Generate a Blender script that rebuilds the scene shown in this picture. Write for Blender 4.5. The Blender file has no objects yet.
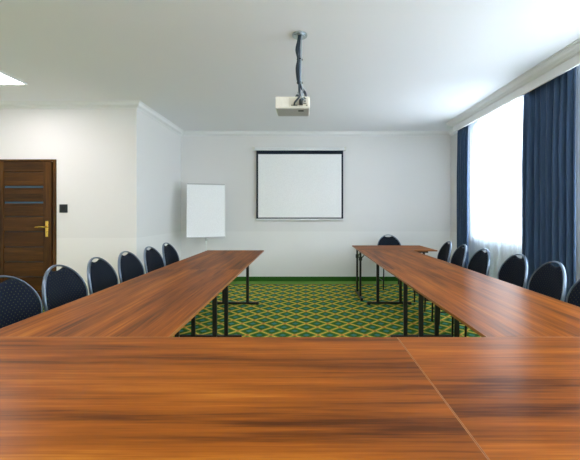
import bpy, bmesh, math, random
from mathutils import Vector, Matrix
random.seed(7)
SC = bpy.context.scene
C = SC.collection
PI = math.pi

# ------------------------------------------------------------------ helpers
def finish(name, bm, mat, parent=None, smooth=False, bevel=0.0, seg=2):
    bmesh.ops.recalc_face_normals(bm, faces=bm.faces)
    me = bpy.data.meshes.new(name); bm.to_mesh(me); bm.free()
    o = bpy.data.objects.new(name, me); C.objects.link(o)
    for m in (mat if isinstance(mat, (list, tuple)) else [mat]): me.materials.append(m)
    if smooth:
        for p in me.polygons: p.use_smooth = True
    if bevel:
        b = o.modifiers.new('bevel', 'BEVEL'); b.width = bevel; b.segments = seg; b.limit_method = 'ANGLE'
        b.harden_normals = False
    if parent: o.parent = parent
    return o

def box(bm, x0, x1, y0, y1, z0, z1, mi=0):
    vs = [bm.verts.new((x, y, z)) for z in (z0, z1) for y in (y0, y1) for x in (x0, x1)]
    for f in ((0, 2, 3, 1), (4, 5, 7, 6), (0, 1, 5, 4), (2, 6, 7, 3), (0, 4, 6, 2), (1, 3, 7, 5)):
        fc = bm.faces.new([vs[i] for i in f]); fc.material_index = mi
    return vs

def tube(bm, pts, r, n=10, closed=False, ry=None, up=Vector((0, 1, 0)), cap=True):
    """sweep an ellipse (r along the normal, ry along the binormal) along pts"""
    pts = [Vector(p) for p in pts]; N = len(pts); rings = []
    ry = r if ry is None else ry
    for i, p in enumerate(pts):
        a = pts[(i-1) % N] if (closed or i > 0) else pts[i]
        b = pts[(i+1) % N] if (closed or i < N-1) else pts[i]
        t = (b-a).normalized()
        u = up
        if abs(t.dot(u)) > .95: u = Vector((1, 0, 0)) if abs(t.x) < .9 else Vector((0, 0, 1))
        nrm = t.cross(u).normalized(); bn = nrm.cross(t).normalized()
        rings.append([bm.verts.new(p + nrm*(r*math.cos(2*PI*k/n)) + bn*(ry*math.sin(2*PI*k/n))) for k in range(n)])
    for i in range(N if closed else N-1):
        A, B = rings[i], rings[(i+1) % N]
        for k in range(n):
            bm.faces.new((A[k], A[(k+1) % n], B[(k+1) % n], B[k]))
    if cap and not closed:
        bm.faces.new(rings[0][::-1]); bm.faces.new(rings[-1])

def spline(pts, n=8):
    P = [Vector(p) for p in pts]; out = []
    for i in range(len(P)-1):
        p0 = P[max(i-1, 0)]; p1 = P[i]; p2 = P[i+1]; p3 = P[min(i+2, len(P)-1)]
        for k in range(n):
            t = k/n
            out.append(.5*((2*p1)+(p2-p0)*t+(2*p0-5*p1+4*p2-p3)*t*t+(3*p1-p0-3*p2+p3)*t**3))
    out.append(P[-1]); return out

def cyl(bm, c, r, h, n=24, axis='z'):
    c = Vector(c); d = {'x': Vector((1, 0, 0)), 'y': Vector((0, 1, 0)), 'z': Vector((0, 0, 1))}[axis]
    tube(bm, [c, c+d*h], r, n)

def thing(name, label, cat, loc=(0, 0, 0), rz=0, group=None):
    o = bpy.data.objects.new(name, None); C.objects.link(o)
    o.empty_display_size = .1
    o.location = loc; o.rotation_euler = (0, 0, rz)
    o['label'] = label; o['category'] = cat
    if group: o['group'] = group
    return o

def tag(o, label, cat, group=None):
    o['label'] = label; o['category'] = cat
    if group: o['group'] = group
    return o

def struct(name, bm, mat, **k):
    o = finish(name, bm, mat, **k); o['kind'] = 'structure'; return o

def dup(root, loc, rz, label):
    r = root.copy(); C.objects.link(r); r.location = loc; r.rotation_euler = (0, 0, rz); r['label'] = label
    for ch in list(root.children):
        c = ch.copy(); C.objects.link(c); c.parent = r
        for g in ch.children:
            d = g.copy(); C.objects.link(d); d.parent = c
    return r

# ------------------------------------------------------------------ materials
def base(name, col=(.8, .8, .8), rough=.6, metal=0, spec=.5):
    m = bpy.data.materials.new(name); m.use_nodes = True
    nt = m.node_tree; p = nt.nodes['Principled BSDF']
    p.inputs['Base Color'].default_value = (*col, 1); p.inputs['Roughness'].default_value = rough
    p.inputs['Metallic'].default_value = metal; p.inputs['Specular IOR Level'].default_value = spec
    return m, nt, p

class NT:
    def __init__(s, nt): s.nt = nt
    def n(s, t, **k):
        x = s.nt.nodes.new(t)
        for a, b in k.items(): setattr(x, a, b)
        return x
    def link(s, a, b): s.nt.links.new(a, b)
    def val(s, sock, v):
        if isinstance(v, (int, float)): sock.default_value = v
        else: s.link(v, sock)
    def math(s, op, a, b=None, c=None, clamp=False):
        x = s.n('ShaderNodeMath', operation=op); x.use_clamp = clamp
        s.val(x.inputs[0], a)
        if b is not None: s.val(x.inputs[1], b)
        if c is not None: s.val(x.inputs[2], c)
        return x.outputs[0]
    def mix(s, f, a, b):
        x = s.n('ShaderNodeMix', data_type='RGBA')
        s.val(x.inputs[0], f)
        for i, v in ((6, a), (7, b)):
            if isinstance(v, tuple): x.inputs[i].default_value = (*v[:3], 1)
            else: s.link(v, x.inputs[i])
        return x.outputs[2]
    def coords(s, scale=(1, 1, 1), out='Object'):
        tc = s.n('ShaderNodeTexCoord'); mp = s.n('ShaderNodeMapping'); mp.inputs['Scale'].default_value = scale
        s.link(tc.outputs[out], mp.inputs[0]); return mp.outputs[0]
    def noise(s, vec, scale=5, detail=4, rough=.5, dist=0):
        x = s.n('ShaderNodeTexNoise'); s.link(vec, x.inputs['Vector'])
        x.inputs['Scale'].default_value = scale; x.inputs['Detail'].default_value = detail
        x.inputs['Roughness'].default_value = rough; x.inputs['Distortion'].default_value = dist
        return x.outputs[0]
    def ramp(s, f, stops):
        x = s.n('ShaderNodeValToRGB'); s.link(f, x.inputs[0]); e = x.color_ramp.elements
        while len(e) < len(stops): e.new(.5)
        for i, (p, c) in enumerate(stops): e[i].position = p; e[i].color = (*c, 1)
        return x.outputs[0]
    def bump(s, h, p, strength=.2, dist=.01):
        b = s.n('ShaderNodeBump'); b.inputs['Strength'].default_value = strength; b.inputs['Distance'].default_value = dist
        s.link(h, b.inputs['Height']); s.link(b.outputs[0], p.inputs['Normal'])

def mat_paint(name, col, dado=None, zd=.94):
    m, nt, p = base(name, col, .65, spec=.3); g = NT(nt)
    v = g.coords()
    nz = g.noise(v, 1.3, 3)
    c = g.mix(g.math('MULTIPLY', nz, .25), col, tuple(x*.93 for x in col))
    if dado:
        sp = g.n('ShaderNodeSeparateXYZ'); tc = g.n('ShaderNodeTexCoord'); g.link(tc.outputs['Object'], sp.inputs[0])
        f = g.math('LESS_THAN', sp.outputs[2], zd)
        c = g.mix(f, c, dado)
        g.link(g.math('SUBTRACT', .65, g.math('MULTIPLY', f, .25)), p.inputs['Roughness'])
    g.link(c, p.inputs['Base Color'])
    g.bump(g.noise(v, 220, 2), p, .06, .002)
    return m

def mat_simple(name, col, rough=.5, metal=0, spec=.5, ns=60, amt=.08):
    m, nt, p = base(name, col, rough, metal, spec); g = NT(nt)
    nz = g.noise(g.coords(), ns, 2)
    g.link(g.mix(nz, tuple(min(1, x*(1+amt)) for x in col), tuple(x*(1-amt) for x in col)), p.inputs['Base Color'])
    return m

def mat_wood(name, dark, mid, light, rough=.3, sx=.9, sy=9.0, axis=0, rand=True, spec=.5, lacquer=False):
    m, nt, p = base(name, mid, rough, spec=spec); g = NT(nt)
    tc = g.n('ShaderNodeTexCoord'); vec = tc.outputs['Object']
    if rand:
        oi = g.n('ShaderNodeObjectInfo'); cb = g.n('ShaderNodeCombineXYZ')
        r = g.math('MULTIPLY', oi.outputs['Random'], 23.0)
        for i in range(3): g.link(r, cb.inputs[i])
        ad = g.n('ShaderNodeVectorMath', operation='ADD'); g.link(vec, ad.inputs[0]); g.link(cb.outputs[0], ad.inputs[1]); vec = ad.outputs[0]
    def mapped(sc):
        mp = g.n('ShaderNodeMapping'); mp.inputs['Scale'].default_value = sc; g.link(vec, mp.inputs[0]); return mp.outputs[0]
    def ax(a, b): return (a, b, b) if axis == 0 else ((b, b, a) if axis == 2 else (b, a, b))
    big = g.noise(mapped(ax(sx, sy)), 1.0, 5, .6, .15)
    med = g.noise(mapped(ax(sx*2.0, sy*4)), 1.0, 4, .65, .1)
    fine = g.noise(mapped(ax(sx*5, sy*20)), 1.0, 2, .5)
    f = g.math('ADD', g.math('MULTIPLY', big, .50), g.math('ADD', g.math('MULTIPLY', med, .35), g.math('MULTIPLY', fine, .15)))
    col = g.ramp(f, [(.35, light), (.455, mid), (.535, tuple(a*.45+b*.55 for a, b in zip(dark, mid))), (.62, dark)])
    g.link(col, p.inputs['Base Color'])
    if lacquer:      # matt foil with a thin, weak satin film
        nt.nodes.remove(p)
        out = nt.nodes['Material Output']
        df = g.n('ShaderNodeBsdfDiffuse'); g.link(col, df.inputs[0])
        gl = g.n('ShaderNodeBsdfGlossy'); gl.inputs['Roughness'].default_value = rough; gl.inputs[0].default_value = (1, 1, 1, 1)
        lw = g.n('ShaderNodeLayerWeight'); lw.inputs[0].default_value = .5
        fac = g.math('ADD', .010, g.math('MULTIPLY', g.math('POWER', lw.outputs['Facing'], 3.0), .14))
        ms = g.n('ShaderNodeMixShader'); g.link(fac, ms.inputs[0]); g.link(df.outputs[0], ms.inputs[1]); g.link(gl.outputs[0], ms.inputs[2])
        g.link(ms.outputs[0], out.inputs[0])
    return m

def mat_fabric_dots(name, col, dot, pitch=.021, r=.17):
    m, nt, p = base(name, col, .9, spec=.2); g = NT(nt)
    tc = g.n('ShaderNodeTexCoord'); sp = g.n('ShaderNodeSeparateXYZ'); g.link(tc.outputs['Object'], sp.inputs[0])
    u = sp.outputs[0]; v = g.math('ADD', sp.outputs[1], sp.outputs[2])
    a = g.math('DIVIDE', g.math('ADD', u, v), pitch); b = g.math('DIVIDE', g.math('SUBTRACT', u, v), pitch)
    fa = g.math('SUBTRACT', g.math('FRACT', a), .5); fb = g.math('SUBTRACT', g.math('FRACT', b), .5)
    d = g.math('SQRT', g.math('ADD', g.math('MULTIPLY', fa, fa), g.math('MULTIPLY', fb, fb)))
    f = g.math('LESS_THAN', d, r)
    nz = g.noise(tc.outputs['Object'], 350, 2)
    c0 = g.mix(nz, tuple(x*.7 for x in col), tuple(x*1.3 for x in col))
    g.link(g.mix(f, c0, dot), p.inputs['Base Color'])
    g.bump(nz, p, .3, .002)
    return m

def mat_carpet():
    m, nt, p = base('carpet', (.1, .2, .05), .95, spec=.1); g = NT(nt)
    tc = g.n('ShaderNodeTexCoord'); sp = g.n('ShaderNodeSeparateXYZ'); g.link(tc.outputs['Object'], sp.inputs[0])
    nzv = g.noise(tc.outputs['Object'], 60, 3)
    wob = g.math('MULTIPLY', g.math('SUBTRACT', nzv, .5), .05)
    u = g.math('ADD', g.math('DIVIDE', g.math('SUBTRACT', sp.outputs[0], .02), .249), wob)
    v = g.math('DIVIDE', g.math('SUBTRACT', sp.outputs[1], 3.37), .235)
    a = g.math('ADD', u, v); b = g.math('SUBTRACT', u, v)
    fa = g.math('ABSOLUTE', g.math('SUBTRACT', g.math('FRACT', g.math('ADD', a, .5)), .5))
    fb = g.math('ABSOLUTE', g.math('SUBTRACT', g.math('FRACT', g.math('ADD', b, .5)), .5))
    mx = g.math('MAXIMUM', fa, fb); mn = g.math('MINIMUM', fa, fb)
    nz = g.noise(tc.outputs['Object'], 180, 3)
    mxn = g.math('ADD', mx, g.math('MULTIPLY', g.math('SUBTRACT', nz, .5), .05))
    c = g.mix(g.math('GREATER_THAN', mxn, .155), (.06, .26, .22), (.04, .15, .025))
    c = g.mix(g.math('GREATER_THAN', mxn, .33), c, (.15, .29, .04))
    c = g.mix(g.math('GREATER_THAN', mxn, .437), c, (.85, .58, .09))
    c = g.mix(g.math('GREATER_THAN', mn, .385), c, (.62, .27, .06))
    # plain border running along the end wall and the window wall
    dist = g.math('MINIMUM', g.math('SUBTRACT', 6.07, sp.outputs[1]), g.math('SUBTRACT', 2.77, sp.outputs[0]))
    stripe = g.math('LESS_THAN', dist, .33)
    chk = g.math('GREATER_THAN', g.math('SINE', g.math('MULTIPLY', sp.outputs[0], 45.0)), 0.1)
    c = g.mix(stripe, c, g.mix(chk, (.30, .22, .05), (.20, .07, .05)))
    c = g.mix(g.math('LESS_THAN', dist, .285), c, (.16, .33, .06))
    c2 = g.mix(g.math('MULTIPLY', nz, .3), c, (.03, .06, .02))
    g.link(c2, p.inputs['Base Color'])
    g.bump(nz, p, .5, .004)
    return m

def mat_curtain():
    m, nt, p = base('navy_curtain', (.02, .045, .11), .75, spec=.25); g = NT(nt)
    v = g.coords((1, 1, .05)); nz = g.noise(v, 90, 3)
    g.link(g.mix(nz, (.026, .055, .115), (.060, .110, .205)), p.inputs['Base Color'])
    p.inputs['Sheen Weight'].default_value = .5; p.inputs['Sheen Roughness'].default_value = .4
    p.inputs['Sheen Tint'].default_value = (.5, .7, 1, 1)
    g.bump(nz, p, .2, .002)
    return m

def mat_sheer():
    m = bpy.data.materials.new('sheer_voile'); m.use_nodes = True; nt = m.node_tree
    for n in list(nt.nodes): nt.nodes.remove(n)
    g = NT(nt); o = g.n('ShaderNodeOutputMaterial')
    tr = g.n('ShaderNodeBsdfTransparent'); tl = g.n('ShaderNodeBsdfTranslucent'); df = g.n('ShaderNodeBsdfDiffuse')
    tl.inputs[0].default_value = (.80, .90, 1.0, 1); df.inputs[0].default_value = (.86, .93, 1.0, 1)
    a = g.n('ShaderNodeMixShader'); a.inputs[0].default_value = .62; g.link(tl.outputs[0], a.inputs[1]); g.link(df.outputs[0], a.inputs[2])
    b = g.n('ShaderNodeMixShader'); g.link(tr.outputs[0], b.inputs[1]); g.link(a.outputs[0], b.inputs[2])
    nz = g.noise(g.coords((1, 1, .1)), 160, 2)
    g.link(g.math('ADD', .36, g.math('MULTIPLY', nz, .16)), b.inputs[0])
    g.link(b.outputs[0], o.inputs[0]); return m

def mat_glass():
    m = bpy.data.materials.new('window_glass'); m.use_nodes = True; nt = m.node_tree
    for n in list(nt.nodes): nt.nodes.remove(n)
    g = NT(nt); o = g.n('ShaderNodeOutputMaterial'); tr = g.n('ShaderNodeBsdfTransparent'); gl = g.n('ShaderNodeBsdfGlossy')
    tr.inputs[0].default_value = (.96, .98, .98, 1); gl.inputs['Roughness'].default_value = .02
    b = g.n('ShaderNodeMixShader'); b.inputs[0].default_value = .06
    g.link(tr.outputs[0], b.inputs[1]); g.link(gl.outputs[0], b.inputs[2]); g.link(b.outputs[0], o.inputs[0]); return m

def mat_emit(name, col, s):
    m, nt, p = base(name, (.8, .8, .8), .5)
    p.inputs['Emission Color'].default_value = (*col, 1); p.inputs['Emission Strength'].default_value = s
    return m

WALL = mat_paint('wall_paint', (.77, .765, .755), dado=(.805, .80, .79))
CEIL = mat_paint('ceiling_paint', (.865, .88, .92))
TRIM = mat_paint('moulding_paint', (.84, .85, .85))
CARPET = mat_carpet()
SKIRT = mat_simple('green_carpet_skirting', (.035, .12, .02), .95, spec=.1, ns=300, amt=.3)
WOOD = mat_wood('walnut_laminate', (.060, .017, .004), (.235, .067, .007), (.35, .122, .014), rough=.28, sx=.75, sy=10, lacquer=True)
EDGE = mat_simple('golden_edge_band', (.26, .095, .016), .45)
BLACK = mat_simple('black_steel', (.006, .006, .007), .35, 0, .5)
STEEL = mat_simple('grey_blue_steel', (.17, .22, .29), .32, .75)
FAB = mat_fabric_dots('dotted_navy_fabric', (.0030, .0065, .017), (.045, .05, .025), pitch=.026, r=.16)
DOORW = mat_wood('dark_door_wood', (.02, .009, .002), (.075, .029, .005), (.12, .05, .009), rough=.4, spec=.2, sx=1.0, sy=10, axis=0, rand=False)
DOORV = mat_wood('dark_door_stile_wood', (.03, .012, .003), (.09, .036, .006), (.13, .055, .010), rough=.4, spec=.2, sx=1.0, sy=10, axis=2, rand=False)
BRASS = mat_simple('brass', (.75, .50, .10), .22, 1)
SMOKE = mat_simple('smoked_blue_glass', (.04, .09, .13), .25, 0, .4)
PLAST = mat_simple('cream_plastic', (.72, .71, .64), .45)
PLASTG = mat_simple('grey_plastic', (.50, .51, .52), .5)
DARKP = mat_simple('dark_plastic', (.012, .014, .018), .4)
CABLE = mat_simple('dark_blue_cable', (.018, .035, .055), .45)
CABLEL = mat_simple('pale_cable', (.35, .42, .46), .45)
CHROME = mat_simple('brushed_metal', (.5, .55, .58), .35, .9)
WHITEB = mat_simple('white_board', (.86, .88, .90), .35)
WHITEM = mat_simple('white_enamel', (.78, .80, .80), .4)
SCREENW = mat_simple('screen_white', (.88, .89, .89), .8, spec=.2)
SCREENK = mat_simple('screen_black_border', (.012, .02, .035), .8, spec=.2)
CURT = mat_curtain(); SHEER = mat_sheer(); GLASS = mat_glass()
PVC = mat_simple('white_window_frame', (.75, .76, .77), .4)
LED = mat_emit('led_diffuser', (1.0, .92, .94), 10.0)

# ------------------------------------------------------------------ room shell
ZC = 2.82
XR, YB, XL, YD, XW, YF = 2.77, 6.07, -2.34, 4.46, -5.3, -2.9
T = .15
bm = bmesh.new(); box(bm, XW-T, XR+.4, YF-T, YB+T, -.08, 0); struct('floor', bm, CARPET)
bm = bmesh.new(); box(bm, XW-T, XR+.4, YF-T, YB+T, ZC, ZC+.12); struct('ceiling', bm, CEIL)
bm = bmesh.new(); box(bm, XL-T, XR+.4, YB, YB+T, 0, ZC); struct('wall_back', bm, WALL)
bm = bmesh.new(); box(bm, XL-T, XL, YD+T, YB, 0, ZC); struct('wall_left', bm, WALL)
DX0, DX1, DZ = -4.37, -3.456, 2.033      # outer edges of the door frame
bm = bmesh.new()
box(bm, XW, DX0+.03, YD, YD+T, 0, ZC); box(bm, DX1-.03, XL, YD, YD+T, 0, ZC); box(bm, DX0+.03, DX1-.03, YD, YD+T, DZ-.03, ZC)
struct('wall_corridor', bm, WALL)
bm = bmesh.new(); box(bm, XW-T, XW, YF, YD+T, 0, ZC); struct('wall_far_left', bm, WALL)
bm = bmesh.new(); box(bm, XW-T, XR+.4, YF-T, YF, 0, ZC); struct('wall_front', bm, WALL)
WINS = [(3.55, 5.26), (.85, 3.02), (-2.3, .1)]  # last window is unseen behind the camera, added to even out the daylight
Z0, Z1 = .87, 2.70
WT = .4
bm = bmesh.new()
ys = [YF] + [v for w in sorted(WINS) for v in w] + [YB]
for i in range(0, len(ys), 2): box(bm, XR, XR+WT, ys[i], ys[i+1], 0, ZC)
for a, b in WINS:
    box(bm, XR, XR+WT, a, b, 0, Z0); box(bm, XR, XR+WT, a, b, Z1, ZC)
struct('wall_right', bm, WALL)

ROOM = [(XR, YF), (XR, YB), (XL, YB), (XL, YD), (XW, YD), (XW, YF)]
XP, YP = 2.505, 5.405           # curtain pelmet: room-side face and far end
ROOF = [(XP, YF), (XP, YP), (XR, YP), (XR, YB), (XL, YB), (XL, YD), (XW, YD), (XW, YF)]
def sweep(i, prof, path=None):
    path = path or ROOM; K = len(path)
    def inward(i):
        a = Vector(path[i]); b = Vector(path[(i+1) % K]); d = (b-a).normalized(); return Vector((-d.y, d.x))
    n0, n1, n2 = inward((i-1) % K), inward(i), inward((i+1) % K)
    bm = bmesh.new(); rings = []
    for v, n in ((path[i], n0), (path[(i+1) % K], n2)):
        rings.append([bm.verts.new((v[0]+(n1.x+n.x)*d, v[1]+(n1.y+n.y)*d, z)) for d, z in prof])
    k = len(prof)
    for j in range(k): bm.faces.new((rings[0][j], rings[0][(j+1) % k], rings[1][(j+1) % k], rings[1][j]))
    bm.faces.new(rings[0][::-1]); bm.faces.new(rings[1]); return bm
cove = [(.034+.034*math.sin(a*PI/10)*1.0, -.056+.036*(1-math.cos(a*PI/10))) for a in range(6)]
crown = [(0, -.078), (.014, -.078), (.014, -.068), (.022, -.064), (.030, -.060)] + cove + [(.074, -.018), (.074, -.010), (.090, -.010), (.090, 0), (0, 0)]
crown = [(d, ZC+z) for d, z in crown]
for i in range(8): struct('trim_%d' % (i+1), sweep(i, crown, ROOF), TRIM)
# curtain pelmet along the window wall: a vertical board with a closed far end
bm = bmesh.new(); box(bm, XP, XP+.018, YF, YP, 2.645, ZC); struct('trim_9', bm, TRIM)
bm = bmesh.new(); box(bm, XP+.018, XR, YP-.015, YP, 2.645, ZC); struct('trim_10', bm, TRIM)
skirt = [(0, 0), (.012, 0), (.012, .076), (.008, .083), (0, .083)]
for i, nm in ((0, 'right'), (1, 'back'), (2, 'left'), (4, 'far_left'), (5, 'front')):
    struct('baseboard_' + nm, sweep(i, skirt), SKIRT)
bm = bmesh.new(); box(bm, DX1, XL+.012, YD-.012, YD, 0, .083); box(bm, XW, DX0, YD-.012, YD, 0, .083)
struct('baseboard_corridor', bm, SKIRT)

# windows
for k, (a, b) in enumerate(WINS):
    bm = bmesh.new(); X0, X1 = XR+.22, XR+.29
    fw = .06
    box(bm, X0, X1, a, b, Z0, Z0+fw); box(bm, X0, X1, a, b, Z1-fw, Z1)
    mid = (a+b)/2
    for y in (a, mid-fw/2, b-fw): box(bm, X0, X1, y, y+fw, Z0+fw, Z1-fw)
    fr = struct('window_%d' % (k+1), bm, PVC, bevel=.004)
    for y0, y1 in ((a+fw, mid-fw/2), (mid+fw/2, b-fw)):
        bm = bmesh.new(); box(bm, X0+.03, X0+.036, y0, y1, Z0+fw, Z1-fw)
        o = finish('pane', bm, GLASS, fr)
    bm = bmesh.new(); box(bm, XR-.0, X0, a, b, Z0, Z0+.02); finish('window_sill', bm, PVC, fr)
    pl = bpy.data.lights.new('window_portal', 'AREA'); pl.shape = 'RECTANGLE'; pl.size = Z1-Z0; pl.size_y = b-a
    pl.cycles.is_portal = True
    po = bpy.data.objects.new('window_portal', pl); C.objects.link(po)
    po.location = (X1+.02, mid, (Z0+Z1)/2); po.rotation_euler = (0, PI/2, 0)   # faces -X
    po['kind'] = 'structure'

# ------------------------------------------------------------------ door
LX0, LX1, LZ = -4.307, -3.523, 2.005
bm = bmesh.new()
for x0, x1 in ((DX0, LX0-.004), (LX1+.028, DX1)): box(bm, x0, x1, YD-.018, YD+.10, 0, DZ)
box(bm, LX0-.004, LX1+.028, YD-.018, YD+.10, DZ-.028, DZ)
fr = struct('door_1', bm, DOORV, bevel=.004)
bm = bmesh.new(); SW = .116
YL = YD-.004
for x0, x1 in ((LX0, LX0+SW), (LX1-SW, LX1)): box(bm, x0, x1, YL, YL+.04, .008, LZ)
finish('door_stiles', bm, DOORV, fr, bevel=.003)
bm = bmesh.new()
box(bm, LX0+SW, LX1-SW, YL, YL+.04, 1.862, LZ)
zs = [1.864, 1.663, 1.445, 1.24, 1.03, .816, .608, .40, .20, .012]
for i in range(len(zs)-1):
    hi = zs[i] - (.026 if i in (1, 2) else .010); lo = zs[i+1] + .004
    box(bm, LX0+SW+.002, LX1-SW-.002, YL+.004, YL+.036, lo, hi)
finish('door_panel', bm, DOORW, fr, bevel=.004)
bm = bmesh.new(); box(bm, LX0+SW, LX1-SW, YL+.02, YL+.03, .01, 1.88); finish('door_core', bm, DARKP, fr)
for z in (1.648, 1.43):
    bm = bmesh.new(); box(bm, LX0+SW+.004, LX1-SW-.004, YL+.012, YL+.024, z-.008, z+.012); finish('glass_strip', bm, SMOKE, fr)
bm = bmesh.new(); box(bm, LX1+.001, LX1+.027, YD+.02, YD+.05, 0, DZ-.028); finish('door_stop', bm, DARKP, fr)
hx = -3.585
bm = bmesh.new(); box(bm, hx-.019, hx+.019, YL-.008, YL, .955, 1.175)
h = finish('door_handle', bm, BRASS, fr, bevel=.006, seg=3)
bm = bmesh.new(); tube(bm, spline([(hx, YL-.006, 1.093), (hx, YL-.04, 1.093), (hx-.012, YL-.052, 1.093), (hx-.06, YL-.054, 1.096), (hx-.125, YL-.05, 1.090)], 6), .009, 12)
finish('lever', bm, BRASS, h, smooth=True)
bm = bmesh.new(); cyl(bm, (hx, YL-.012, 1.028), .010, .006, 16, 'y'); finish('keyhole', bm, BRASS, h)
bm = bmesh.new(); box(bm, hx-.002, hx+.002, YL-.0135, YL-.011, 1.018, 1.032); finish('key_slot', bm, DARKP, h)

# switch
t = thing('light_switch', 'square black light switch on the cream wall right of the brown door', 'light switch', (-3.355, YD, 1.35))
bm = bmesh.new(); box(bm, -.056, .056, -.010, 0, -.058, .058); finish('switch_plate', bm, DARKP, t, bevel=.004)
bm = bmesh.new(); box(bm, -.034, .034, -.014, -.009, -.034, .034); finish('rocker', bm, BLACK, t, bevel=.003)

# ceiling LED panels: one by the door; the rest unseen, added as fill light
def panel(x, y, label):
    t = thing('ceiling_panel_light', label, 'ceiling light', (x, y, ZC), group='square ceiling panel lights')
    bm = bmesh.new(); s = .31
    for a in ((-s, s, -s, -s+.018), (-s, s, s-.018, s), (-s, -s+.018, -s+.018, s-.018), (s-.018, s, -s+.018, s-.018)): box(bm, *a, -.022, 0)
    finish('frame', bm, WHITEM, t, bevel=.002)
    bm = bmesh.new(); box(bm, -s+.018, s-.018, -s+.018, s-.018, -.017, -.004); finish('diffuser', bm, LED, t)
    return t
p0 = panel(-3.587, 3.474, 'glowing square ceiling panel near the brown door, cut by left picture edge')
for x, y, lb in ((-3.6, .9, 'added unseen square ceiling panel over the left side of the room, nearer than the door one'),
                 (-3.6, -1.5, 'added unseen square ceiling panel behind the viewer, farthest to the left'),
                 (-1.3, 1.0, 'added unseen square ceiling panel above the left end of the foreground table'),
                 (1.3, 1.0, 'added unseen square ceiling panel above the right end of the foreground table'),
                 (-1.3, -1.5, 'added unseen square ceiling panel behind the viewer, left of the middle'),
                 (1.3, -1.5, 'added unseen square ceiling panel behind the viewer, towards the windows')):
    dup(p0, (x, y, ZC), 0, lb)

# ------------------------------------------------------------------ tables
TT = .016
def make_table(L, W, name, label, loc, rz, inset=(.13, .13), off=0, grp='walnut folding tables set in a U'):
    """long axis local x; origin at the centre on the floor"""
    t = thing(name, label, 'table', loc, rz, grp); L -= .0015
    bm = bmesh.new(); box(bm, -L/2+.0025, L/2-.0025, -W/2+.0025, W/2-.0025, .75-TT, .75)
    finish('tabletop', bm, WOOD, t)
    bm = bmesh.new(); e = .0025; g = .0002
    box(bm, -L/2+g, L/2-g, -W/2+g, -W/2+e, .75-TT, .7499); box(bm, -L/2+g, L/2-g, W/2-e, W/2-g, .75-TT, .7499)
    box(bm, -L/2+g, -L/2+e, -W/2+e, W/2-e, .75-TT, .7499); box(bm, L/2-e, L/2-g, -W/2+e, W/2-e, .75-TT, .7499)
    finish('edge_banding', bm, EDGE, t)
    z = .75-TT
    for sy in (-1, 1):
        bm = bmesh.new(); box(bm, -L/2+.09, L/2-.09, sy*(W/2-.12)-.012, sy*(W/2-.12)+.012, z-.035, z)
        finish('side_rail', bm, BLACK, t, bevel=.003)
    for sx, ins in ((-1, inset[0]), (1, inset[1])):
        x = sx*(L/2-ins)
        bm = bmesh.new(); box(bm, x-.017, x+.017, -W*.40+off, W*.40+off, .012, .040)
        foot = finish('foot_bar', bm, BLACK, t, bevel=.006)
        for sy in (-1, 1):
            bm = bmesh.new(); box(bm, x-.02, x+.02, sy*(W*.40-.024)+off-.022, sy*(W*.40-.024)+off+.022, 0, .016)
            finish('glide', bm, DARKP, foot, bevel=.003)
        bm = bmesh.new(); box(bm, x-.015, x+.015, -W/2+.133, W/2-.133, z-.032, z)
        finish('top_rail', bm, BLACK, t, bevel=.003)
        for sy in (-1, 1):
            y = sy*W*.205+off
            bm = bmesh.new(); box(bm, x-.014, x+.014, y-.019, y+.019, .038, z-.031)
            leg = finish('leg', bm, BLACK, t, bevel=.004)
            bm = bmesh.new()   # folding stay and its latch
            tube(bm, [(x-sx*.012, y, z-.13), (x-sx*.10, y, z-.034)], .008, 8)
            box(bm, x-.022, x+.022, y-.022, y+.022, z-.16, z-.105)
            finish('folding_stay', bm, BLACK, leg)
    return t
XA0, XA1 = -1.400, -.583     # left run
XB0, XB1 = .783, 1.560       # right run
Y1, YS, YE = 1.373, 3.03, 4.617
g = .0
make_table(YS-Y1, XA1-XA0, 'folding_table', 'long walnut table of the left row, the nearer one, meeting the front table', ((XA0+XA1)/2, (Y1+YS)/2, 0), PI/2, (.15, .18), -.025)
make_table(YE-YS, XA1-XA0, 'folding_table', 'long walnut table at the far end of the left row, before the flipchart', ((XA0+XA1)/2, (YS+YE)/2, 0), PI/2, (.235, .125), -.025)
make_table(YS-Y1, XB1-XB0, 'folding_table', 'long walnut table of the right row, the nearer one, with window glare on it', ((XB0+XB1)/2, (Y1+YS)/2, 0), PI/2, (.15, .18), -.025)
make_table(4.603-YS, XB1-XB0, 'folding_table', 'long walnut table of the right row between the nearer table and the crosswise end table', ((XB0+XB1)/2, (YS+4.603)/2, 0), PI/2, (.235, .105), -.018)
make_table(1.125, .715, 'folding_table', 'short walnut table set crosswise at the far end of the right row', (.790+.5625, 4.606+.3575, 0), 0, (.05, .12))
YN0 = .565
make_table(1.80, Y1-YN0, 'folding_table', 'large walnut table crossing the foreground, left of the seam', (.397-.90, (Y1+YN0)/2, 0), 0)
make_table(1.157, Y1-YN0, 'folding_table', 'walnut table in the right foreground corner, right of the diagonal seam', (.397+.5785, (Y1+YN0)/2, 0), 0)

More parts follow.
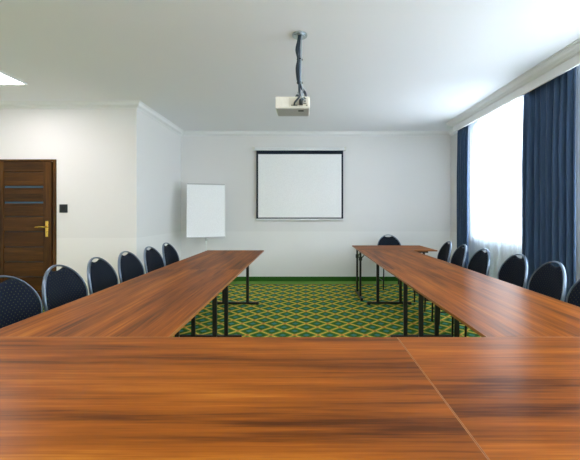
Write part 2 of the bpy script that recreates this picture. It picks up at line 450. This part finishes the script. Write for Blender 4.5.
# ------------------------------------------------------------------ chairs (front = local +y, origin on the floor under the seat)
def make_chair(label):
    t = thing('banquet_chair', label, 'chair', group='navy oval-backed chairs around the tables')
    # seat cushion
    bm = bmesh.new(); N = 40; prof = [(.90, .428), (.985, .432), (1.0, .450), (.985, .468), (.92, .478), (.6, .484), (.25, .486)]
    rings = []
    for s, z in prof:
        r = []
        for k in range(N):
            a = 2*PI*k/N; ca, sa = math.cos(a), math.sin(a)
            q = (abs(ca)**3.2+abs(sa)**3.2)**(-1/3.2)
            w = .198*(1+.05*sa)
            r.append(bm.verts.new((w*ca*q*s, .205*sa*q*s+.01, z)))
        rings.append(r)
    for A, B in zip(rings, rings[1:]):
        for k in range(N): bm.faces.new((A[k], A[(k+1) % N], B[(k+1) % N], B[k]))
    bm.faces.new(rings[0][::-1]); bm.faces.new(rings[-1])
    finish('seat', bm, FAB, t, smooth=True)
    # back: oval in a leaning plane. local oval coords (u across, v up) -> 3D
    zc, hv, hu = .672, .228, .212
    def P(u, v, d=0):
        return Vector((u, -.205 - .17*v + .30*u*u*0 + .045*(u/hu)**2 + d, zc + v*.985))
    def oval(a, s=1.0):
        u = hu*math.sin(a); v = hv*math.cos(a)
        wide = 1 - .07*max(0, math.cos(a))**1.0
        return u*wide*s, v*s
    N = 72
    bm = bmesh.new()
    tube(bm, [P(*oval(2*PI*k/N)) for k in range(N)], .0068, 10, closed=True, ry=.0125)
    finish('back_frame', bm, STEEL, t, smooth=True)
    bm = bmesh.new()
    def padpt(a, s):
        u, v = oval(a, .965)
        if v > 0 and abs(u) < .060:
            v -= .030*(math.cos(u/.060*PI/2))**.6
        return u*s, v*s
    fr_r, bk_r = [], []
    prof = [(1.0, 0.0), (.985, .012), (.95, .019), (.85, .024), (.6, .027), (.3, .028)]
    for s, th in prof:
        fr_r.append([bm.verts.new(P(*padpt(2*PI*k/N, s), th)) for k in range(N)])
    for s, th in prof[1:]:
        bk_r.append([bm.verts.new(P(*padpt(2*PI*k/N, s), -th*.7)) for k in range(N)])
    for L in (fr_r, [fr_r[0]]+bk_r):
        for A, B in zip(L, L[1:]):
            for k in range(N): bm.faces.new((A[k], A[(k+1) % N], B[(k+1) % N], B[k]))
        bm.faces.new(L[-1])
    finish('backrest', bm, FAB, t, smooth=True)
    # frame under the seat
    bm = bmesh.new()
    tube(bm, [(x*.175, y, .418) for x, y in ((-1, -.165), (-1, .16), (1, .16), (1, -.165))], .010, 8, closed=True)
    finish('seat_frame', bm, BLACK, t)
    for sx in (-1, 1):
        bm = bmesh.new(); tube(bm, [(sx*.178, .165, .425), (sx*.182, .172, .25), (sx*.188, .180, .004)], .0105, 10)
        finish('leg', bm, BLACK, t, smooth=True)
        bm = bmesh.new()
        q = P(sx*hu*.90, -.075); q2 = P(sx*hu*.72, -.165)
        tube(bm, spline([(sx*.192, -.275, .004), (sx*.190, -.225, .22), (sx*.185, -.185, .42), (q2.x+sx*.02, q2.y-.004, q2.z), (q.x, q.y-.004, q.z)], 6), .0105, 10)
        finish('leg', bm, BLACK, t, smooth=True)
    for sx in (-1, 1):
        bm = bmesh.new(); tube(bm, [(sx*.185, .176, .15), (sx*.190, -.245, .14)], .007, 8)
        finish('stretcher', bm, BLACK, t)
    return t
proto = None
def chair(x, y, rz, label):
    global proto
    if proto is None:
        proto = make_chair(label); proto.location = (x, y, 0); proto.rotation_euler = (0, 0, rz); return proto
    return dup(proto, (x, y, 0), rz, label)
# (y, x of the back, yaw)
LEFT = [(1.935, 1.86, 0, 'navy oval-backed chair cut by the left picture edge, nearest of the left row'),
        (2.36, 1.835, 2, 'navy oval-backed chair in front of the brown door edge, second nearest of the left row'),
        (2.79, 1.825, 5, 'navy oval-backed chair third from the viewer in the left row, right of the light switch'),
        (3.21, 1.815, 0, 'navy oval-backed chair fourth from the viewer in the left row, below the wall corner'),
        (3.67, 1.80, 0, 'navy oval-backed chair second from the far end of the left row'),
        (4.15, 1.81, 0, 'navy oval-backed chair farthest in the left row, nearest the flipchart')]
for y, x, a, lb in LEFT: chair(-x+.25, y, -PI/2+math.radians(a), lb)
RIGHT = [(2.09, 1.98, -1, 'navy oval-backed chair cut by the right picture edge, nearest of the window row'),
         (2.56, 2.0, -7, 'navy oval-backed chair in front of the wide blue curtain, right of another chair'),
         (3.02, 2.035, -4, 'navy oval-backed chair before the left edge of the wide blue curtain'),
         (3.47, 1.96, -3, 'navy oval-backed chair before the middle of the white sheer curtain'),
         (3.95, 1.965, -8, 'navy oval-backed chair before the narrow blue curtain, second farthest of the window row'),
         (4.40, 1.99, -6, 'navy oval-backed chair farthest in the window row, beside the crosswise end table')]
for y, x, a, lb in RIGHT: chair(x-.25, y, PI/2+math.radians(a), lb)
chair(1.50, 5.50, PI, 'navy oval-backed chair alone by the end wall, behind the far crosswise table')

# ------------------------------------------------------------------ projector screen
Y = 6.02
def zz(py, Y): return 1.28-(py-213.5)/320*Y
def xx(px, Y): return (px-304.5)/320*Y
t = thing('projection_screen', 'white pull-down projection screen with black border on the end wall', 'projection screen', (xx(299.7, Y), Y, zz(185, Y)))
ox, oz = t.location.x, t.location.z
def X(px): return xx(px, Y)-ox
def Z(py): return zz(py, Y)-oz
bm = bmesh.new(); box(bm, X(254.8), X(344.3), -.03, .035, Z(150.6), Z(147.4)); finish('case', bm, WHITEM, t, bevel=.012, seg=3)
for px in (253.6, 345.0):
    bm = bmesh.new(); box(bm, X(px)-.02, X(px)+.02, -.02, .0495, Z(150.8), Z(146.9)); finish('wall_bracket', bm, PLAST, t, bevel=.004)
bm = bmesh.new(); box(bm, X(256.3), X(343.2), -.004, 0, Z(219.0), Z(150.3)); finish('screen_border', bm, SCREENK, t)
bm = bmesh.new(); box(bm, X(258.2), X(341.4), -.0055, -.0035, Z(217.5), Z(154.2)); finish('screen_surface', bm, SCREENW, t)
bm = bmesh.new(); box(bm, X(255.2), X(344.2), -.012, .010, Z(220.0), Z(218.7)); finish('bottom_bar', bm, WHITEM, t, bevel=.004)
bm = bmesh.new(); tube(bm, [(-.03, 0, Z(221.4)), (-.03, 0, Z(219.8)), (.03, 0, Z(219.8)), (.03, 0, Z(221.4))], .004, 8, closed=True); finish('pull_handle', bm, WHITEM, t)

# ------------------------------------------------------------------ flipchart
yaw = math.atan2(.20, .65)
t = thing('flipchart', 'blank white flipchart on a thin stand in the back left corner', 'flipchart', (-1.72, 5.60, 0), yaw)
tilt = math.radians(-4)
def lean(bm, z0=.865):
    bmesh.ops.transform(bm, matrix=Matrix.Translation((0, 0, z0)) @ Matrix.Rotation(tilt, 4, 'X'), verts=bm.verts)
W2, H = .318, .935
bm = bmesh.new(); box(bm, -W2, W2, -.012, .012, 0, H); lean(bm); finish('board', bm, WHITEB, t, bevel=.004)
for a in (-W2-.006, W2-.004):
    bm = bmesh.new(); box(bm, a, a+.010, -.0155, .014, 0, H); lean(bm); finish('board_edge', bm, WHITEM, t, bevel=.002)
bm = bmesh.new(); box(bm, -W2, W2, -.022, .014, H-.012, H+.010); lean(bm); finish('paper_clamp', bm, PLASTG, t, bevel=.004)
bm = bmesh.new(); box(bm, -W2, W2, -.035, .014, -.012, .008); lean(bm); finish('pen_tray', bm, PLASTG, t, bevel=.003)
bm = bmesh.new(); tube(bm, [(0, .03, .05), (0, .035, .80), (0, .06, 1.45)], .013, 12); finish('pole', bm, WHITEM, t, smooth=True)
bm = bmesh.new(); cyl(bm, (0, .033, .80), .02, .05, 16); finish('clamp_collar', bm, PLASTG, t)
for a in (-90, 30, 150):
    bm = bmesh.new(); c, s = math.cos(math.radians(a)), math.sin(math.radians(a))
    tube(bm, [(0, .03, .13), (.26*c, .03+.26*s, .03), (.30*c, .03+.30*s, .010)], .010, 10); finish('leg', bm, WHITEM, t, smooth=True)

# ------------------------------------------------------------------ projector, mount, cables
PX, PY = xx(299.7, 2.76), 2.76
t = thing('projector_mount', 'thin metal ceiling pole with round plate holding the projector', 'projector mount', (PX, PY, ZC))
bm = bmesh.new(); cyl(bm, (0, 0, -.008), .066, .008, 32); cyl(bm, (0, 0, -.016), .045, .009, 32); finish('ceiling_plate', bm, CHROME, t)
bm = bmesh.new(); cyl(bm, (0, 0, -.50), .008, .485, 16); finish('pole', bm, STEEL, t, smooth=True)
bm = bmesh.new(); cyl(bm, (0, 0, -.545), .022, .05, 16); box(bm, -.05, .05, -.03, .03, -.578, -.566); box(bm, -.008, .008, -.02, .02, -.57, -.53)
finish('swivel_bracket', bm, CHROME, t)
for z in (-.215, -.415):
    bm = bmesh.new(); tube(bm, [(.022*math.cos(a*PI/8), .022*math.sin(a*PI/8)-.004, z) for a in range(16)], .005, 8, closed=True); finish('cable_tie', bm, DARKP, t)
# projector
zb = 2.145; dp = .225
t = thing('projector', 'white ceiling-mounted projector hanging over the tables on a pole', 'projector', (xx(292.6, 2.62), 2.62, zb))
w = .142; hh = .095
bm = bmesh.new(); box(bm, -w, w, 0, dp, 0, hh); finish('body', bm, PLAST, t, bevel=.010, seg=3)
bm = bmesh.new(); box(bm, -w+.008, w-.008, .008, dp-.008, -.003, .001); finish('lid', bm, PLASTG, t, bevel=.001)
bm = bmesh.new(); box(bm, -.03, .125, -.0015, .002, .010, .085); pn = finish('connector_panel', bm, mat_simple('panel_cream', (.62, .60, .52), .5), t)
for x, z, sx, sz in ((.10, .075, .012, .004), (.10, .055, .008, .006), (.10, .035, .013, .004), (.115, .02, .006, .005), (.02, .02, .018, .006), (-.005, .02, .006, .006)):
    bm = bmesh.new(); box(bm, x-sx, x+sx, -.004, 0, z-sz, z+sz); finish('port', bm, mat_simple('port_tone', (.18, .17, .14), .5), pn)
bm = bmesh.new(); box(bm, .045, .09, .05, .085, -.004, -.002); finish('badge', bm, DARKP, t)
bm = bmesh.new(); box(bm, -.045, -.03, .045, .06, -.004, -.002); finish('button', bm, PLASTG, t)
bm = bmesh.new(); cyl(bm, (-.07, dp-.004, .048), .032, .022, 32, 'y'); ln = finish('lens_ring', bm, PLASTG, t)
bm = bmesh.new(); cyl(bm, (-.07, dp+.019, .048), .024, .002, 32, 'y'); finish('lens', bm, SMOKE, ln)
for i in range(6):
    bm = bmesh.new(); box(bm, w-.001, w+.0015, .06+i*.022, .07+i*.022, .02, .075); finish('vent', bm, DARKP, t)
bm = bmesh.new(); cyl(bm, (.03, .14, hh-.002), .012, .022, 12); finish('mount_stud', bm, CHROME, t)
# cables in world space
cx, cy = PX, PY
def cable(pts, r, mat, label, g=None):
    bm = bmesh.new(); tube(bm, spline(pts, 8), r, 8)
    return tag(finish('projector_cable', bm, mat, smooth=True), label, 'cable', g)
px0 = t.location.x
cable([(cx-.004, cy-.02, ZC-.014), (cx-.010, cy-.023, ZC-.06), (cx-.026, cy-.026, ZC-.14), (cx-.012, cy-.022, ZC-.22), (cx-.024, cy-.024, ZC-.30), (cx-.014, cy-.022, ZC-.40),
       (cx+.012, cy-.03, ZC-.46), (cx+.050, cy-.06, ZC-.53), (cx+.046, cy-.12, ZC-.585), (cx+.012, cy-.17, ZC-.62), (px0+.068, 2.59, zb+.05), (px0+.068, 2.617, zb+.04)],
      .011, CABLE, 'thick dark cable running down the projector pole and looping out to the right')
cable([(cx+.006, cy-.022, ZC-.014), (cx-.002, cy-.034, ZC-.08), (cx-.016, cy-.036, ZC-.2), (cx-.008, cy-.034, ZC-.32), (cx-.004, cy-.034, ZC-.42),
       (cx-.004, cy-.05, ZC-.50), (cx+.004, cy-.10, ZC-.56), (px0+.050, 2.60, zb+.075), (px0+.020, 2.59, zb+.035), (px0+.015, 2.617, zb+.022)],
      .0075, CABLE, 'thinner dark cable strapped to the projector pole, ending left in the connector panel')
cable([(cx+.016, cy-.016, ZC-.016), (cx+.014, cy-.024, ZC-.2), (cx+.012, cy-.024, ZC-.41), (cx+.028, cy-.06, ZC-.5), (cx+.02, cy-.13, ZC-.58), (px0+.088, 2.60, zb+.07), (px0+.10, 2.616, zb+.056)],
      .0045, CABLEL, 'pale grey cable between the dark cables on the projector pole')
bm = bmesh.new(); box(bm, px0+.054, px0+.084, 2.585, 2.6185, zb+.020, zb+.055)
tag(finish('cable_plug', bm, DARKP, bevel=.004), 'dark round-cornered plug in the back of the projector', 'plug')
bm = bmesh.new(); tube(bm, [(cx-.022, cy-.06, ZC-.540), (cx-.022, cy-.06, ZC-.580)], .017, 12)
bmesh.ops.rotate(bm, cent=(cx-.022, cy-.06, ZC-.56), matrix=Matrix.Rotation(.5, 3, 'Y'), verts=bm.verts)
tag(finish('cable_ferrite', bm, CABLE, bevel=.004), 'small dark lump on the cable just above the projector', 'cable clip')

# ------------------------------------------------------------------ curtains
def cloth(name, y0, y1, x, ztop, zbot, folds, amp, mat, thick=0, seed=1, pinch=0.0, nz=24, npf=14):
    rnd = random.Random(seed)
    n = int(folds*npf); bm = bmesh.new(); grid = []
    ph = [rnd.uniform(0, 6.28) for _ in range(6)]
    for j in range(nz+1):
        s = j/nz; z = ztop+(zbot-ztop)*s; row = []
        for i in range(n+1):
            u = i/n
            c = (y0+y1)/2; wd = (y1-y0)*(1-pinch*math.sin(PI*min(1, s*1.1))*.5)
            w = folds*2*PI*(u+.026*math.sin(2*PI*u*2+ph[0]+s*1.2)+.006*math.sin(2*PI*u*5+ph[1]))
            A = amp*(.35+.65*min(1, s*3.0))*(1+.35*math.sin(2*PI*u*1.7+ph[2])+.15*math.sin(s*3+ph[4]+u*9))
            dx = A*math.sin(w+ph[3]) + (.25+.2*math.sin(3.1*u+ph[1]))*A*math.sin(2*w+ph[5]+s*1.5) + (.2*A*math.sin(3*w) if s < .06 else 0)
            yy = c+(u-.5)*wd + .3*A*math.cos(w*1+ph[2])
            row.append(bm.verts.new((x+dx, yy, z)))
        grid.append(row)
    for A, B in zip(grid, grid[1:]):
        for i in range(n): bm.faces.new((A[i], A[i+1], B[i+1], B[i]))
    o = finish(name, bm, mat, smooth=True)
    if thick:
        m = o.modifiers.new('solid', 'SOLIDIFY'); m.thickness = thick; m.offset = 0
    return o
ZT = 2.80
tag(cloth('curtain', 5.03, 5.380, 2.580, ZT, .02, 5, .026, CURT, .003, 3), 'narrow dark blue curtain at the far side of the window, near the end wall', 'curtain', 'dark blue curtains')
tag(cloth('curtain', 3.05, 3.765, 2.595, ZT, .02, 8, .038, CURT, .003, 5), 'wide dark blue curtain hanging between the two windows', 'curtain', 'dark blue curtains')
tag(cloth('sheer_curtain', 3.40, 5.345, 2.715, ZT-.002, .02, 15, .027, SHEER, 0, 8, nz=10, npf=8), 'white sheer curtain over the far window, between the two blue curtains', 'sheer curtain', 'white sheer curtains')
tag(cloth('sheer_curtain', .50, 3.36, 2.715, ZT-.002, .02, 20, .027, SHEER, 0, 9, nz=10, npf=8), 'white sheer curtain at the right picture edge, beyond the wide blue curtain', 'sheer curtain', 'white sheer curtains')
bm = bmesh.new(); box(bm, 2.578, 2.600, .3, 5.35, ZT-.001, ZC)
tag(finish('curtain_rail', bm, WHITEM), 'slim white curtain rail behind the pelmet above the windows', 'curtain rail')

# ------------------------------------------------------------------ light, world, camera
w = bpy.data.worlds.new('World'); SC.world = w; w.use_nodes = True
bg = w.node_tree.nodes['Background']; bg.inputs[0].default_value = (.86, .92, 1.0, 1); bg.inputs[1].default_value = 6.2
try: w.cycles.sampling_method = 'AUTOMATIC'
except Exception: pass

cam = bpy.data.cameras.new('camera'); co = bpy.data.objects.new('camera', cam); C.objects.link(co)
co.location = (0, 0, 1.28); co.rotation_euler = (PI/2, 0, 0)
cam.sensor_width = 36; cam.sensor_fit = 'HORIZONTAL'; cam.lens = 36*320/580
cam.shift_x = -14.5/580; cam.shift_y = -16.5/580
cam.clip_start = .02; cam.clip_end = 100
SC.camera = co
SC.view_settings.view_transform = 'Standard'; SC.view_settings.look = 'None'; SC.view_settings.gamma = 1
SC.view_settings.use_curve_mapping = False
SC.view_settings.exposure = 1.05
SC.cycles.use_denoising = True
SC.cycles.max_bounces = 10; SC.cycles.diffuse_bounces = 6; SC.cycles.transparent_max_bounces = 12
SC.cycles.sample_clamp_indirect = 6
